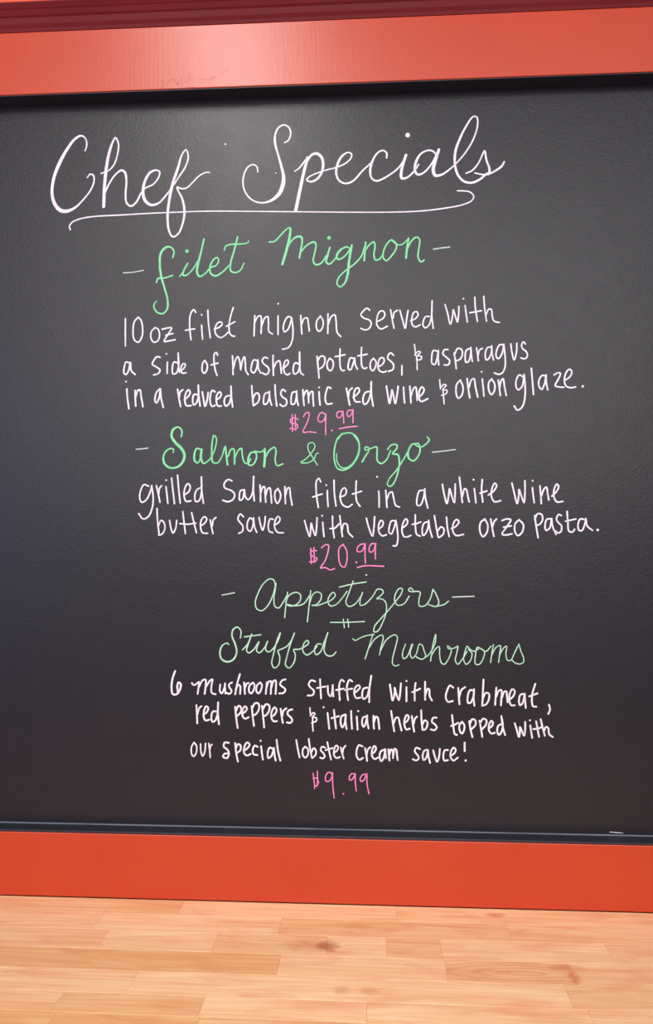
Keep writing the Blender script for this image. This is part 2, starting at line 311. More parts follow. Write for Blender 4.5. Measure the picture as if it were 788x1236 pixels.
# word = (kind, ink, text, strokes); a stroke is x z width triples in tenths of a millimetre on the board face
WORDS = [
('white','w','Chef','-4002 10033 21 -3979 10107 25 -3996 10204 25 -4056 10251 31 -4145 10209 40 -4262 10056 46 -4364 9864 55 -4435 9671 49 -4461 9463 46 -4422 9297 55 -4337 9197 61 -4247 9182 55 -4129 9230 37 -3997 9360 27 -3910 9477 27 -3867 9595 27 -3877 9679 27 -3922 9698 27 -3963 9651 24|-3770 9705 24 -3661 9744 24 -3588 9825 27 -3540 9973 27 -3530 10122 27 -3573 10208 28 -3613 10140 34 -3659 9992 43 -3697 9769 49 -3717 9531 49 -3725 9233 49|-3716 9412 30 -3658 9544 30 -3571 9676 30 -3483 9739 36 -3432 9707 36 -3410 9581 33 -3419 9403 33 -3403 9278 33 -3343 9229 33 -3270 9280 33 -3198 9412 30 -3140 9478 27 -3037 9526 27 -2964 9613 27 -2945 9701 27 -2995 9727 30 -3083 9691 39 -3150 9574 42 -3174 9426 45 -3146 9307 48 -3063 9239 42 -2960 9257 33 -2859 9358 30 -2772 9474 27 -2685 9605 27 -2584 9765 27 -2547 9897 27 -2577 10002 27 -2629 9944 30 -2692 9738 39 -2758 9533 45 -2805 9297 42 -2826 9061 36 -2800 8854 33 -2750 8782 30 -2677 8821 30 -2614 8967 33 -2592 9143 36 -2629 9322 33 -2683 9427 30 -2698 9478 27 -2639 9455 27 -2566 9462 24 -2479 9539 24 -2392 9626 24 -2290 9673 24 -2249 9666 24'),
('underline','w','','-4192 8919 24 -4205 8964 24 -4170 9022 24 -4052 9070 24 -3859 9097 24 -3474 9108 24 -3062 9121 21 -2709 9126 21 -2277 9129 21 -1372 9099 21 -345 9062 20 224 9047 20 620 9051 23 958 9082 23 1211 9127 23 1323 9182 23 1343 9239 23 1296 9293 23 1212 9312 23 1128 9315 23'),
('white','w','Specials','-1579 9660 24 -1594 9734 24 -1652 9766 27 -1724 9724 27 -1776 9607 27 -1775 9445 27 -1716 9326 27 -1620 9249 27 -1504 9226 30 -1389 9258 41 -1288 9343 59 -1237 9459 65 -1225 9576 53 -1255 9724 39 -1304 9903 33 -1343 10051 36 -1343 10170 33 -1297 10272 30 -1219 10308 27 -1152 10267 27 -1129 10177 27 -1160 10090 27 -1212 10059 24|-1073 9654 24 -1015 9693 27 -929 9802 30|-897 9837 47 -943 9656 47 -1000 9393 50 -1057 9108 53|-914 9767 30 -842 9873 38 -771 9892 44 -707 9840 44 -684 9736 41 -707 9619 38 -770 9533 35 -856 9501 32 -908 9531 27 -857 9580 24 -742 9626 24 -627 9661 24 -512 9687 26 -383 9741 26 -306 9812 26 -297 9871 26 -346 9893 26 -426 9845 35 -483 9745 38 -506 9613 35 -469 9510 32 -383 9463 32 -283 9490 32 -143 9637 29 -29 9739 29|179 9803 29 179 9870 29 128 9907 29 57 9874 29 -15 9759 35 -44 9629 35 -24 9526 32 41 9486 32 127 9513 32 255 9590 29 341 9661 29 423 9775 26|441 9833 41 403 9717 41 374 9587 44 382 9514 41 453 9520 32 553 9611 29 610 9696 26|465 10110 67|865 9790 26 809 9871 29 738 9888 29 639 9841 32 573 9727 38 561 9610 38 601 9557 35 680 9583 32 779 9691 29 860 9834 35|883 9892 44 836 9747 46 807 9603 52 835 9538 46 919 9547 35 1019 9611 29 1132 9715 26 1246 9851 26 1346 10022 26 1404 10210 26 1396 10327 26 1349 10337 26 1249 10201 32 1163 10028 35 1105 9856 38 1098 9681 35 1136 9535 35 1214 9446 35 1312 9422 35 1424 9463 35 1523 9546 32|1243 9555 23 1328 9593 26 1413 9695 26 1481 9838 26 1496 9858 29 1519 9726 32 1557 9609 35 1545 9537 34 1467 9531 26 1361 9557 23|1537 9529 29 1635 9578 32 1720 9639 34 1754 9696 29'),
('dash','g','','-3435 8294 18 -3303 8300 18 -3156 8324 18'),
('green','g','filet','-2748 8493 27 -2734 8581 30 -2785 8641 30 -2852 8634 39 -2916 8556 36 -2929 8409 36 -2906 8233 36 -2855 8056 33 -2815 7909 33 -2820 7778 33 -2880 7715 30 -2959 7737 30 -3004 7811 27 -2990 7869 24 -2964 7889 18|-2973 8152 27 -2950 8205 30 -2877 8209 27 -2804 8225 27 -2751 8244 27|-2649 8227 21 -2586 8320 24 -2540 8407 30 -2586 8328 30 -2606 8247 33 -2565 8240 27 -2484 8306 24 -2398 8441 24|-2319 8741 30 -2355 8572 33 -2397 8397 36 -2411 8281 36 -2373 8221 33 -2294 8264 27 -2222 8341 27 -2150 8368 24 -2113 8435 24 -2136 8479 24 -2188 8445 30 -2231 8350 33 -2222 8262 32 -2158 8223 32 -2062 8273 27 -1962 8373 24|-1854 8759 30 -1899 8576 32 -1947 8402 32 -1947 8294 32 -1897 8264 29 -1817 8291 26 -1765 8389 24|-2036 8579 24 -2021 8629 24 -1949 8656 27 -1819 8659 27 -1718 8674 24 -1703 8697 21|-2553 8577 54'),
('green','g','Mignon','-1418 8678 26 -1347 8685 29 -1262 8769 26 -1177 8853 26 -1135 8866 32 -1135 8780 38 -1177 8580 43 -1238 8367 40|-1205 8495 26 -1120 8679 29 -1035 8743 35 -979 8733 35 -970 8661 32 -987 8561 32 -1007 8447 32|-993 8519 26 -908 8617 29 -810 8663 32 -781 8628 29 -801 8500 29 -818 8400 29 -781 8348 32 -711 8369 29 -641 8467 26|-593 8581 32 -621 8481 34 -641 8382 34 -604 8352 31 -542 8399 26 -486 8478 23|-604 8715 57|-304 8545 26 -360 8584 29 -444 8548 34 -500 8464 34 -481 8415 31 -402 8448 26 -312 8554 29|-295 8602 34 -332 8389 37 -352 8204 37 -389 8091 31 -453 8036 28 -495 8079 26 -472 8164 26 -374 8262 26 -262 8345 26 -164 8456 26 -122 8584 23|-108 8640 31 -117 8526 31 -128 8390 31|-117 8526 26 -52 8610 29 4 8643 29 18 8580 28 3 8467 28 23 8395 28 73 8402 26 129 8478 23|297 8625 26 241 8666 28 185 8619 28 135 8520 28 129 8421 28 170 8383 28 240 8447 28 302 8545 28 302 8616 28 247 8660 26 324 8596 23 394 8605 23 450 8661 23|469 8683 31 449 8556 34 434 8414 34|449 8527 26 505 8639 28 575 8695 31 616 8665 28 607 8538 28 595 8424 28 634 8353 28 678 8380 25'),
('dash','g','','801 8524 23 906 8539 23 1016 8548 23'),
('white','w','10','-3399 7656 26 -3397 7478 26 -3394 7277 26|-3217 7670 26 -3269 7619 26 -3290 7490 26 -3271 7361 26 -3213 7325 26 -3165 7402 26 -3158 7531 26 -3188 7641 26 -3229 7670 26'),
('white','w','oz','-2980 7522 26 -3031 7477 26 -3041 7386 26 -3000 7322 26 -2943 7341 26 -2921 7426 26 -2945 7504 26 -2991 7522 26|-2887 7498 26 -2807 7516 26 -2756 7515 26 -2806 7424 26 -2857 7331 26 -2791 7336 26 -2705 7351 26|-2835 7416 26 -2783 7427 26 -2735 7438 26'),
('white','w','filet','-2423 7724 26 -2452 7762 26 -2494 7705 26 -2507 7577 26 -2497 7434 26 -2485 7348 26|-2564 7478 26 -2492 7491 26 -2435 7495 26|-2343 7688 26|-2341 7545 26 -2335 7445 26 -2326 7351 26|-2257 7750 26 -2247 7572 26 -2220 7372 26|-2164 7491 26 -2099 7512 26 -2059 7554 26 -2071 7583 26 -2117 7575 26 -2156 7499 26 -2141 7413 26 -2078 7369 26 -2021 7397 26 -1979 7439 26|-1907 7780 26 -1946 7652 26 -1965 7510 26 -1951 7424 26 -1916 7389 26 -1888 7386 26|-2000 7525 26 -1946 7552 26 -1884 7585 26'),
('white','w','mignon','-1612 7666 26 -1617 7532 26 -1622 7384 26|-1611 7575 26 -1569 7651 26 -1533 7659 26 -1521 7559 26 -1526 7417 26|-1515 7530 26 -1476 7629 26 -1436 7648 26 -1425 7557 26 -1419 7443 26 -1371 7408 26|-1295 7654 26 -1295 7526 26 -1294 7399 26|-1293 7822 26|-1109 7623 26 -1154 7643 26 -1202 7582 26 -1224 7483 26 -1207 7434 26 -1160 7467 26 -1109 7614 26|-1109 7614 26 -1092 7466 26 -1103 7310 26 -1153 7218 26 -1235 7196 26|-986 7654 26 -980 7521 26 -971 7402 26|-974 7535 26 -941 7611 26 -901 7619 26 -884 7547 26 -870 7440 26|-716 7641 26 -767 7579 26 -772 7475 26 -739 7432 26 -697 7473 26 -683 7572 26 -722 7641 26|-618 7670 26 -618 7529 26 -621 7401 26|-615 7528 26 -571 7632 26 -526 7654 26 -509 7569 26 -493 7413 25 -445 7356 25'),
('white','w','served','-55 7708 25 -91 7737 25 -138 7704 25 -174 7648 25 -138 7605 25 -63 7575 25 -36 7532 25 -64 7462 25 -119 7441 25 -175 7464 25|42 7553 25 112 7586 25 148 7642 25 126 7693 25 76 7685 25 42 7601 25 42 7503 25 92 7451 25 181 7486 25|223 7711 25 242 7598 25 269 7456 25|259 7597 25 270 7668 25 315 7701 25|348 7700 25 380 7581 25 418 7454 25 438 7580 25 458 7698 25|491 7557 25 554 7583 25 591 7633 25 574 7676 25 536 7668 25 508 7593 25 513 7500 25 554 7471 25 617 7498 25|739 7608 25 693 7609 25 665 7562 25 656 7492 25 683 7455 25 733 7490 25 767 7602 25 779 7821 25|779 7821 25 773 7630 25 791 7447 25'),
('white','w','with','950 7767 25 982 7654 25 1019 7499 25 1050 7611 25 1059 7695 25 1086 7610 25 1112 7526 25 1130 7637 25 1133 7736 25|1216 7748 25 1229 7636 25 1244 7523 25|1195 7841 25|1346 7858 25 1352 7703 25 1378 7529 25|1278 7649 25 1352 7661 25 1434 7674 25|1463 7869 25 1475 7701 25 1496 7533 25|1491 7617 25 1530 7694 25 1563 7685 25 1573 7601 25 1596 7531 25 1664 7510 25'),
('white','w','a','-3333 7041 28 -3382 7053 28 -3404 6990 28 -3409 6905 28 -3380 6881 28 -3346 6932 28 -3324 7041 28|-3319 7046 28 -3306 6932 28 -3253 6880 28'),
('white','w','side','-2912 7112 28 -2952 7121 28 -2997 7070 28 -3017 7019 28 -2959 6978 28 -2910 6940 27 -2929 6892 27 -2995 6870 27|-2808 7044 27 -2810 6968 27 -2809 6891 27|-2824 7159 26|-2668 7031 27 -2717 7043 27 -2739 6966 27 -2729 6881 27 -2686 6889 27 -2653 6979 27 -2661 7165 27|-2661 7165 27 -2656 7008 27 -2641 6900 27|-2624 6922 27 -2579 6956 27 -2559 7007 27 -2588 7021 27 -2619 6965 27 -2607 6893 27 -2550 6893 27'),
('white','w','of','-2295 7060 27 -2323 7017 27 -2328 6918 27 -2302 6883 27 -2268 6917 27 -2260 7002 27 -2295 7060 27|-2119 7128 27 -2133 7165 27 -2162 7149 27 -2164 7015 27 -2146 6915 27 -2125 6853 27|-2203 6996 27 -2161 7009 27 -2113 7020 27'),
('white','w','mashed','-1915 7116 27 -1908 6997 27 -1905 6861 27|-1902 6940 27 -1869 7067 27 -1841 7104 27 -1818 7052 27 -1800 6925 27|-1800 6939 27 -1773 7066 27 -1750 7102 27 -1739 7023 27 -1730 6909 27 -1698 6858 27|-1581 7049 27 -1623 7055 27 -1651 6993 27 -1656 6903 27 -1622 6880 27 -1586 6936 27 -1567 7054 27|-1567 7054 27 -1558 6935 27 -1529 6878 27|-1434 7075 27 -1474 7090 27 -1510 7042 27 -1482 6996 27 -1425 6947 27 -1417 6891 27 -1453 6855 27 -1509 6878 27|-1361 7116 27 -1361 6989 27 -1355 6842 27|-1355 6932 27 -1313 7022 27 -1276 7039 27 -1257 6959 27 -1248 6869 27|-1226 6936 27 -1186 6964 27 -1153 7009 27 -1164 7048 27 -1192 7037 27 -1217 6959 27 -1203 6874 27 -1164 6845 27 -1130 6864 27|-1013 6992 27 -1060 7007 27 -1088 6929 27 -1074 6858 27 -1032 6871 27 -1001 6955 27 -1002 7153 27|-1002 7153 27 -1001 6984 27 -984 6871 27 -948 6842 27'),
('white','w','potatoes','-766 7093 27 -752 6952 27 -738 6797 27|-761 7022 27 -716 7092 27 -669 7086 27 -660 7021 27 -688 6951 27 -738 6918 27|-593 7062 27 -627 7006 27 -621 6922 27 -585 6893 27 -549 6949 27 -557 7033 27 -599 7062 27|-454 7187 27 -459 7046 27 -446 6919 27 -418 6891 27 -398 6896 27|-521 7084 27 -459 7094 27 -390 7110 27|-279 7057 27 -315 7064 27 -343 6988 27 -343 6912 27 -315 6903 27 -279 6987 27 -259 7063 27|-259 7063 27 -251 6973 27 -223 6910 27|-167 7202 27 -170 7070 27 -159 6943 27 -126 6915 27 -98 6928 27|-215 7090 27 -159 7098 27 -92 7111 27|-7 7053 27 -45 7006 27 -46 6914 27 -18 6885 27 15 6927 27 27 7005 27 -7 7053 27|62 6940 27 109 6967 27 137 7023 27 118 7060 27 82 7052 27 54 6968 27 68 6892 27 123 6863 27 162 6877 27|262 7088 27 226 7123 27 190 7095 27 184 7048 27 223 7011 27 261 6962 27 250 6898 27 192 6874 27'),
('comma','w','','372 6949 27 371 6885 26 371 6824 26'),
('ampersand','w','','539 7235 21 549 7157 21 554 7084 21|543 7090 21 588 7137 21 621 7128 21 582 7081 21 631 7072 21 628 7032 21 565 7019 21|568 7073 21 573 6988 21 575 6891 21'),
('white','w','asparagus','841 7138 26 791 7147 26 769 7069 26 774 6972 26 806 6957 26 840 7040 26 857 7146 26|857 7146 26 854 7040 26 861 6951 26|983 7156 26 939 7156 26 917 7101 26 963 7052 26 1004 7010 26 990 6954 26 932 6950 26|1065 7107 26 1081 7009 26 1091 6897 26|1065 7079 26 1115 7170 26 1164 7153 26 1174 7086 26 1141 7022 26 1092 7003 26|1279 7168 26 1230 7146 26 1210 7063 26 1223 6979 26 1255 6992 26 1284 7089 26 1287 7179 26|1287 7179 26 1294 7061 26 1305 6992 26|1361 7172 26 1374 7088 26 1384 6999 26|1382 7074 26 1402 7143 26 1437 7165 26|1557 7185 26 1503 7170 26 1475 7086 26 1490 7008 26 1523 7030 26 1557 7113 26 1560 7197 26|1560 7197 26 1567 7085 26 1583 7007 26|1715 7211 26 1666 7209 26 1628 7140 26 1618 7056 26 1645 7023 26 1692 7083 26 1721 7216 26|1721 7216 26 1735 7055 26 1734 6916 26 1697 6833 26 1643 6814 26 1592 6834 26|1811 7220 26 1828 7095 26 1854 7003 26 1885 7108 26 1892 7225 26|2003 7217 26 1979 7245 26 1954 7204 26 1964 7157 26 2018 7106 26 2025 7045 26 1990 7017 26 1941 7029 26'),
('white','w','in','-3379 6784 26|-3366 6681 29 -3356 6562 29 -3334 6413 29|-3251 6660 29 -3246 6546 29 -3239 6446 29|-3241 6574 29 -3213 6660 29 -3185 6668 29 -3163 6559 29 -3139 6437 29'),
('white','w','a','-2913 6676 29 -2955 6628 29 -2974 6514 29 -2953 6486 29 -2917 6556 29 -2901 6676 29|-2901 6676 29 -2891 6556 29 -2859 6425 29'),
('white','w','reduced','-2664 6667 29 -2646 6553 29 -2619 6431 29|-2638 6567 29 -2627 6632 29 -2593 6660 29|-2569 6524 29 -2518 6566 29 -2490 6622 29 -2513 6659 29 -2547 6623 29 -2563 6524 29 -2540 6444 29 -2477 6443 29|-2393 6592 29 -2439 6593 29 -2455 6508 29 -2440 6451 29 -2404 6479 29 -2376 6578 29 -2380 6720 29|-2380 6720 29 -2373 6578 29 -2352 6436 29|-2325 6628 29 -2307 6535 29 -2284 6430 29 -2256 6520 29 -2243 6619 29|-2149 6626 29 -2186 6647 29 -2214 6576 29 -2213 6477 29 -2190 6429 29 -2148 6442 29|-2129 6519 29 -2086 6546 29 -2064 6597 29 -2087 6625 29 -2121 6589 29 -2131 6504 29 -2108 6434 29 -2063 6433 29|-1954 6573 29 -2002 6559 29 -2024 6489 29 -2001 6432 29 -1959 6460 28 -1931 6559 29 -1932 6700 29|-1932 6700 29 -1925 6544 29 -1908 6417 28'),
('white','w','balsamic','-1650 6705 28 -1640 6569 28 -1626 6434 28|-1635 6513 28 -1601 6591 28 -1565 6602 28 -1545 6554 28 -1561 6484 28 -1620 6434 28|-1418 6609 28 -1466 6595 28 -1488 6511 28 -1480 6449 28 -1443 6460 28 -1412 6538 28 -1410 6623 28|-1410 6623 28 -1401 6510 28 -1378 6439 28|-1334 6712 28 -1326 6565 28 -1308 6424 28|-1191 6620 28 -1228 6649 28 -1255 6598 28 -1236 6550 28 -1180 6507 28 -1179 6445 28 -1227 6418 28 -1263 6446 28|-1054 6613 28 -1096 6605 28 -1115 6521 28 -1107 6445 28 -1073 6450 28 -1045 6534 28 -1040 6624 28|-1040 6624 28 -1034 6505 28 -1017 6429 28|-956 6639 28 -950 6533 28 -939 6426 28|-947 6547 28 -920 6616 28 -900 6630 28 -883 6560 28 -877 6462 28|-878 6546 28 -850 6610 28 -827 6615 28 -819 6517 28 -811 6419 28|-738 6609 28 -733 6516 28 -724 6432 28|-738 6670 25|-579 6654 28 -613 6674 28 -641 6613 28 -655 6515 28 -632 6445 28 -565 6449 28'),
('white','w','red','-371 6652 28 -349 6539 28 -327 6427 28|-343 6539 28 -332 6615 28 -293 6656 28|-279 6530 28 -224 6574 28 -196 6621 28 -215 6658 28 -252 6636 28 -271 6552 28 -252 6474 28 -188 6467 28|-66 6606 28 -116 6592 28 -149 6509 28 -133 6433 28 -94 6452 28 -50 6564 28 -38 6737 28|-38 6737 28 -36 6563 28 -14 6410 28'),
('white','w','wine','164 6673 28 182 6561 28 204 6441 28 227 6546 28 238 6624 28 260 6532 28 281 6440 28 304 6545 28 321 6671 28|392 6656 28 397 6544 28 405 6447 28|475 6669 28 483 6557 28 490 6446 28|491 6543 28 521 6632 28 552 6659 28 568 6556 28 573 6481 28|595 6519 28 645 6569 28 664 6624 28 637 6658 28 607 6620 28 595 6528 28 622 6463 28 713 6499 28'),
('ampersand','w','','871 6753 21 876 6691 21 881 6627 21|878 6636 21 925 6688 21 958 6676 21 913 6621 21 968 6607 21 957 6565 21 894 6541 21|913 6616 21 921 6524 21 928 6427 21'),
('white','w','onion','1144 6743 28 1097 6688 28 1088 6563 28 1115 6502 28 1159 6535 28 1179 6646 28 1144 6743 28|1234 6762 28 1247 6631 28 1267 6506 28|1258 6645 28 1289 6741 28 1324 6760 28 1342 6657 28 1371 6513 27|1433 6753 28 1443 6642 27 1452 6526 27|1426 6851 25|1558 6752 27 1520 6711 27 1518 6600 27 1550 6544 27 1586 6585 27 1595 6682 27 1555 6752 27|1642 6737 27 1655 6639 27 1667 6529 27|1660 6639 27 1677 6722 27 1705 6755 27 1723 6652 27 1745 6528 27'),
('white','w','glaze','1968 6774 27 1919 6802 27 1878 6733 27 1877 6637 27 1903 6603 27 1953 6649 27 1981 6796 27|1982 6807 27 1993 6635 27 1983 6470 27 1949 6373 27 1889 6333 27 1847 6388 27|2077 6889 27 2089 6717 27 2100 6540 27|2259 6784 27 2216 6790 27 2175 6729 27 2174 6647 27 2208 6605 27 2244 6673 27 2268 6797 27|2268 6797 27 2269 6701 27 2286 6598 27|2373 6796 27 2419 6823 27 2454 6817 27 2426 6740 27 2384 6652 27 2432 6635 27 2497 6629 27|2514 6725 27 2574 6765 27 2602 6834 27 2575 6870 27 2535 6835 27 2507 6753 27 2518 6656 27 2577 6622 27 2647 6632 27'),
('period','w','','2741 6639 33'),
('price','p','$29.99','-1101 6304 23 -1098 6198 23 -1095 6080 22|-1059 6304 23 -1056 6197 23 -1053 6094 22|-1017 6239 23 -1067 6259 23 -1123 6237 23 -1112 6192 23 -1039 6175 23 -1022 6135 22 -1067 6108 22 -1128 6119 23|-947 6274 23 -919 6322 23 -877 6330 22 -872 6279 22 -905 6182 22 -952 6065 22 -877 6070 22 -780 6060 22|-655 6305 22 -705 6328 22 -744 6284 22 -752 6228 22 -716 6199 22 -668 6235 22 -646 6305 22|-646 6310 22 -649 6193 22 -649 6031 22|-566 6086 28|-432 6339 22 -482 6337 22 -502 6281 22 -474 6253 22 -438 6280 22 -418 6344 22|-418 6344 22 -410 6260 22 -407 6185 22|-294 6357 22 -343 6352 22 -363 6302 22 -341 6268 22 -305 6301 22 -282 6362 22|-282 6362 22 -283 6273 22 -283 6189 22|-466 6107 22 -349 6129 22 -230 6139 22'),
('dash','g','','-3226 5854 20 -3146 5859 20 -3061 5869 20'),
('green','g','Salmon','-2607 6021 26 -2599 6100 29 -2651 6151 29 -2721 6115 37 -2740 6031 40 -2691 5945 43 -2605 5860 46 -2562 5775 43 -2584 5677 40 -2659 5607 34 -2759 5600 34 -2830 5651 34 -2851 5735 34 -2818 5820 31 -2747 5861 26 -2710 5847 23 -2718 5805 20|-2330 5838 26 -2393 5858 28 -2426 5774 34 -2419 5690 34 -2377 5662 28 -2341 5732 26 -2327 5844 34|-2327 5844 34 -2335 5731 40 -2300 5655 28 -2236 5689 23 -2171 5781 23 -2133 5898 23 -2128 5997 23 -2162 6034 23 -2181 5955 26 -2188 5787 31 -2171 5669 31 -2108 5660 25 -2053 5743 23 -2014 5869 26|-2003 5883 28 -1991 5771 31 -1973 5639 34|-1968 5743 25 -1926 5841 28 -1890 5846 28 -1878 5756 31 -1877 5644 28|-1872 5728 25 -1828 5826 25 -1786 5854 28 -1771 5755 25 -1743 5666 25 -1698 5648 25 -1659 5713 23|-1597 5796 25 -1653 5796 31 -1692 5713 34 -1681 5629 31 -1625 5637 28 -1580 5726 28 -1589 5796 25 -1617 5816 25 -1519 5804 23 -1471 5837 23|-1469 5843 34 -1468 5725 37 -1476 5608 37|-1463 5725 25 -1407 5822 28 -1337 5864 28 -1317 5808 28 -1328 5696 28 -1300 5618 25 -1225 5640 25'),
('ampersand','g','','-760 5623 20 -821 5720 20 -885 5838 20 -877 5910 20 -821 5924 20 -793 5873 20 -843 5782 20 -918 5702 20 -982 5660 20 -904 5651 20 -815 5692 20 -771 5776 20 -749 5781 20'),
('green','g','Orzo','-427 6046 22 -494 5968 25 -532 5829 25 -533 5690 25 -494 5579 25 -419 5551 28 -309 5606 28 -217 5744 25 -198 5868 25 -233 5994 22 -322 6050 22 -433 6029 22 -482 5968 20|-280 6028 19 -211 5924 22 -206 5813 22 -262 5675 22 -350 5592 22 -433 5584 22 -494 5662 19 -505 5774 17|-162 5660 28 -124 5729 25 -79 5798 22 -74 5848 22 -118 5859 25 -123 5818 22 -46 5839 22 31 5858 25 36 5769 28 42 5672 28 91 5636 28 160 5685 25 215 5810 22|174 5824 22 229 5884 25 298 5884 28 298 5837 28 242 5768 28 311 5753 30 332 5657 30 315 5532 28 268 5395 25 213 5331 25 172 5354 22 200 5436 22 283 5533 22 365 5656 25 448 5794 25|558 5898 25 504 5890 30 454 5808 33 453 5711 33 516 5669 28 585 5738 27 607 5834 28 578 5904 25 547 5882 22 613 5853 25 681 5889 25 728 5952 28 701 5985 22'),
('dash','g','','768 5783 19 913 5796 19 1071 5817 19'),
('white','w','grilled','-3049 5351 27 -3112 5371 27 -3159 5287 27 -3166 5175 27 -3137 5132 27 -3072 5174 27 -3017 5300 27 -3006 5356 27|-3006 5356 27 -2984 5202 27 -2994 5062 27 -3050 4936 27 -3120 4908 27 -3178 4978 27|-2941 5356 27 -2911 5230 27 -2890 5132 27|-2908 5244 27 -2898 5319 27 -2870 5356 27|-2810 5341 27 -2795 5229 27 -2782 5117 27|-2808 5431 26|-2735 5459 27 -2713 5285 27 -2691 5111 27|-2653 5495 27 -2634 5298 27 -2612 5122 27|-2562 5228 27 -2500 5270 27 -2478 5340 27 -2507 5382 27 -2544 5340 27 -2562 5228 27 -2533 5144 27 -2465 5149 27|-2340 5325 27 -2388 5297 27 -2415 5214 27 -2400 5138 27 -2358 5149 27 -2325 5255 27 -2327 5471 27|-2327 5471 27 -2320 5283 27 -2296 5115 27'),
('white','w','Salmon','-1910 5415 27 -1960 5435 27 -2016 5379 27 -2008 5323 27 -1923 5287 27 -1875 5239 27 -1894 5169 27 -1964 5136 27 -2034 5156 27|-1749 5294 27 -1791 5286 27 -1810 5211 27 -1802 5155 27 -1768 5169 27 -1741 5294 27|-1741 5294 27 -1726 5197 27 -1690 5163 27 -1642 5224 27 -1623 5335 27 -1618 5475 27|-1618 5475 27 -1620 5307 27 -1608 5146 27|-1531 5357 27 -1525 5251 27 -1522 5135 27|-1522 5251 27 -1494 5329 27 -1472 5335 27 -1461 5237 27 -1452 5126 27|-1452 5223 27 -1427 5307 27 -1399 5320 27 -1382 5223 27 -1374 5117 27|-1288 5311 27 -1327 5264 27 -1326 5167 27 -1298 5111 27 -1265 5153 27 -1254 5236 27 -1291 5311 27|-1196 5333 27 -1193 5222 27 -1187 5105 26|-1187 5222 27 -1160 5311 27 -1137 5319 27 -1120 5208 26 -1098 5088 26'),
('white','w','filet','-715 5397 26 -738 5442 26 -771 5409 26 -776 5276 26 -765 5165 26 -746 5054 26|-821 5193 26 -760 5215 26 -696 5234 26|-627 5280 26 -624 5164 26 -616 5065 26|-641 5353 25|-538 5418 26 -533 5247 26 -511 5070 26|-461 5191 26 -392 5218 26 -373 5279 26 -400 5315 26 -439 5274 26 -455 5177 26 -420 5086 26 -351 5058 26 -296 5094 26|-240 5406 26 -246 5273 26 -235 5135 26 -191 5066 26|-290 5232 26 -235 5248 26 -174 5267 26'),
('white','w','in','35 5459 25|57 5266 26 62 5161 26 61 5057 26|150 5277 26 158 5161 26 165 5051 26|166 5161 26 199 5243 26 232 5257 26 254 5174 26 281 5078 26 330 5056 26'),
('white','w','a','642 5277 26 596 5269 26 560 5159 26 567 5077 26 603 5077 26 650 5186 26 664 5296 26|664 5296 26 674 5173 26 703 5043 26'),
('white','w','white','896 5354 27 919 5227 27 954 5100 27 979 5212 27 991 5296 27 1015 5212 27 1050 5112 27 1062 5227 27 1064 5357 27|1121 5447 27 1140 5272 27 1157 5112 27|1158 5196 27 1188 5295 27 1209 5286 27 1229 5196 27 1246 5120 27|1314 5295 27 1325 5195 27 1333 5111 27|1306 5413 27|1419 5415 27 1409 5270 27 1422 5117 27|1388 5234 27 1432 5249 27 1480 5264 27|1497 5210 27 1566 5263 27 1606 5336 27 1582 5366 27 1546 5300 27 1536 5194 27 1574 5122 27 1654 5134 27'),
('white','w','wine','1805 5365 27 1833 5238 27 1870 5097 27 1892 5208 27 1896 5283 27 1921 5208 27 1958 5109 27 1972 5238 27 1974 5394 27|2070 5303 27 2078 5207 27 2091 5108 27|2074 5396 27|2168 5327 27 2175 5222 27 2182 5093 27|2184 5192 27 2217 5281 27 2250 5311 27 2267 5221 27 2280 5140 27|2319 5191 27 2379 5251 27 2409 5319 27 2386 5350 27 2350 5281 27 2348 5176 27 2383 5116 27 2459 5122 27'),
('white','w','butter','-2929 5048 26 -2921 4894 26 -2896 4693 25|-2909 4810 25 -2870 4888 25 -2830 4852 25 -2821 4768 25 -2862 4698 25 -2902 4690 25|-2757 4888 25 -2736 4782 25 -2707 4717 25 -2671 4782 25 -2658 4887 25|-2577 5005 25 -2559 4865 25 -2538 4709 25|-2456 4990 25 -2426 4865 25 -2388 4720 25|-2615 4843 25 -2511 4834 25 -2398 4848 25|-2333 4809 25 -2277 4850 25 -2249 4906 25 -2278 4934 25 -2322 4892 25 -2333 4795 25 -2304 4720 25 -2236 4711 25|-2201 4892 25 -2184 4794 25 -2163 4708 25|-2175 4808 25 -2159 4892 25 -2123 4925 25'),
('white','w','sauce','-1753 4932 25 -1795 4969 25 -1828 4905 25 -1800 4858 25 -1760 4808 25 -1766 4738 25 -1816 4711 25|-1627 4890 25 -1660 4918 25 -1696 4863 25 -1696 4766 25 -1659 4738 25 -1626 4807 25 -1616 4918 25|-1616 4918 25 -1604 4807 25 -1573 4724 25|-1543 4924 25 -1520 4821 25 -1492 4752 25 -1467 4835 25 -1459 4932 25|-1353 4895 25 -1390 4904 25 -1417 4821 25 -1403 4738 25 -1358 4718 25|-1334 4820 25 -1278 4856 25 -1259 4903 25 -1287 4937 25 -1320 4890 25 -1333 4793 25 -1292 4724 25 -1214 4718 25'),
('white','w','with','-931 4880 26 -903 4778 26 -862 4668 26 -848 4778 26 -842 4847 26 -820 4764 26 -787 4681 26 -770 4792 26 -765 4916 26|-688 4855 26 -682 4764 26 -671 4668 26|-696 4943 25|-558 4937 26 -555 4805 26 -536 4651 26|-591 4772 26 -530 4777 26 -467 4838 26|-461 4943 26 -445 4805 26 -426 4667 26|-431 4750 26 -406 4838 26 -365 4827 26 -346 4722 26 -291 4662 26'),
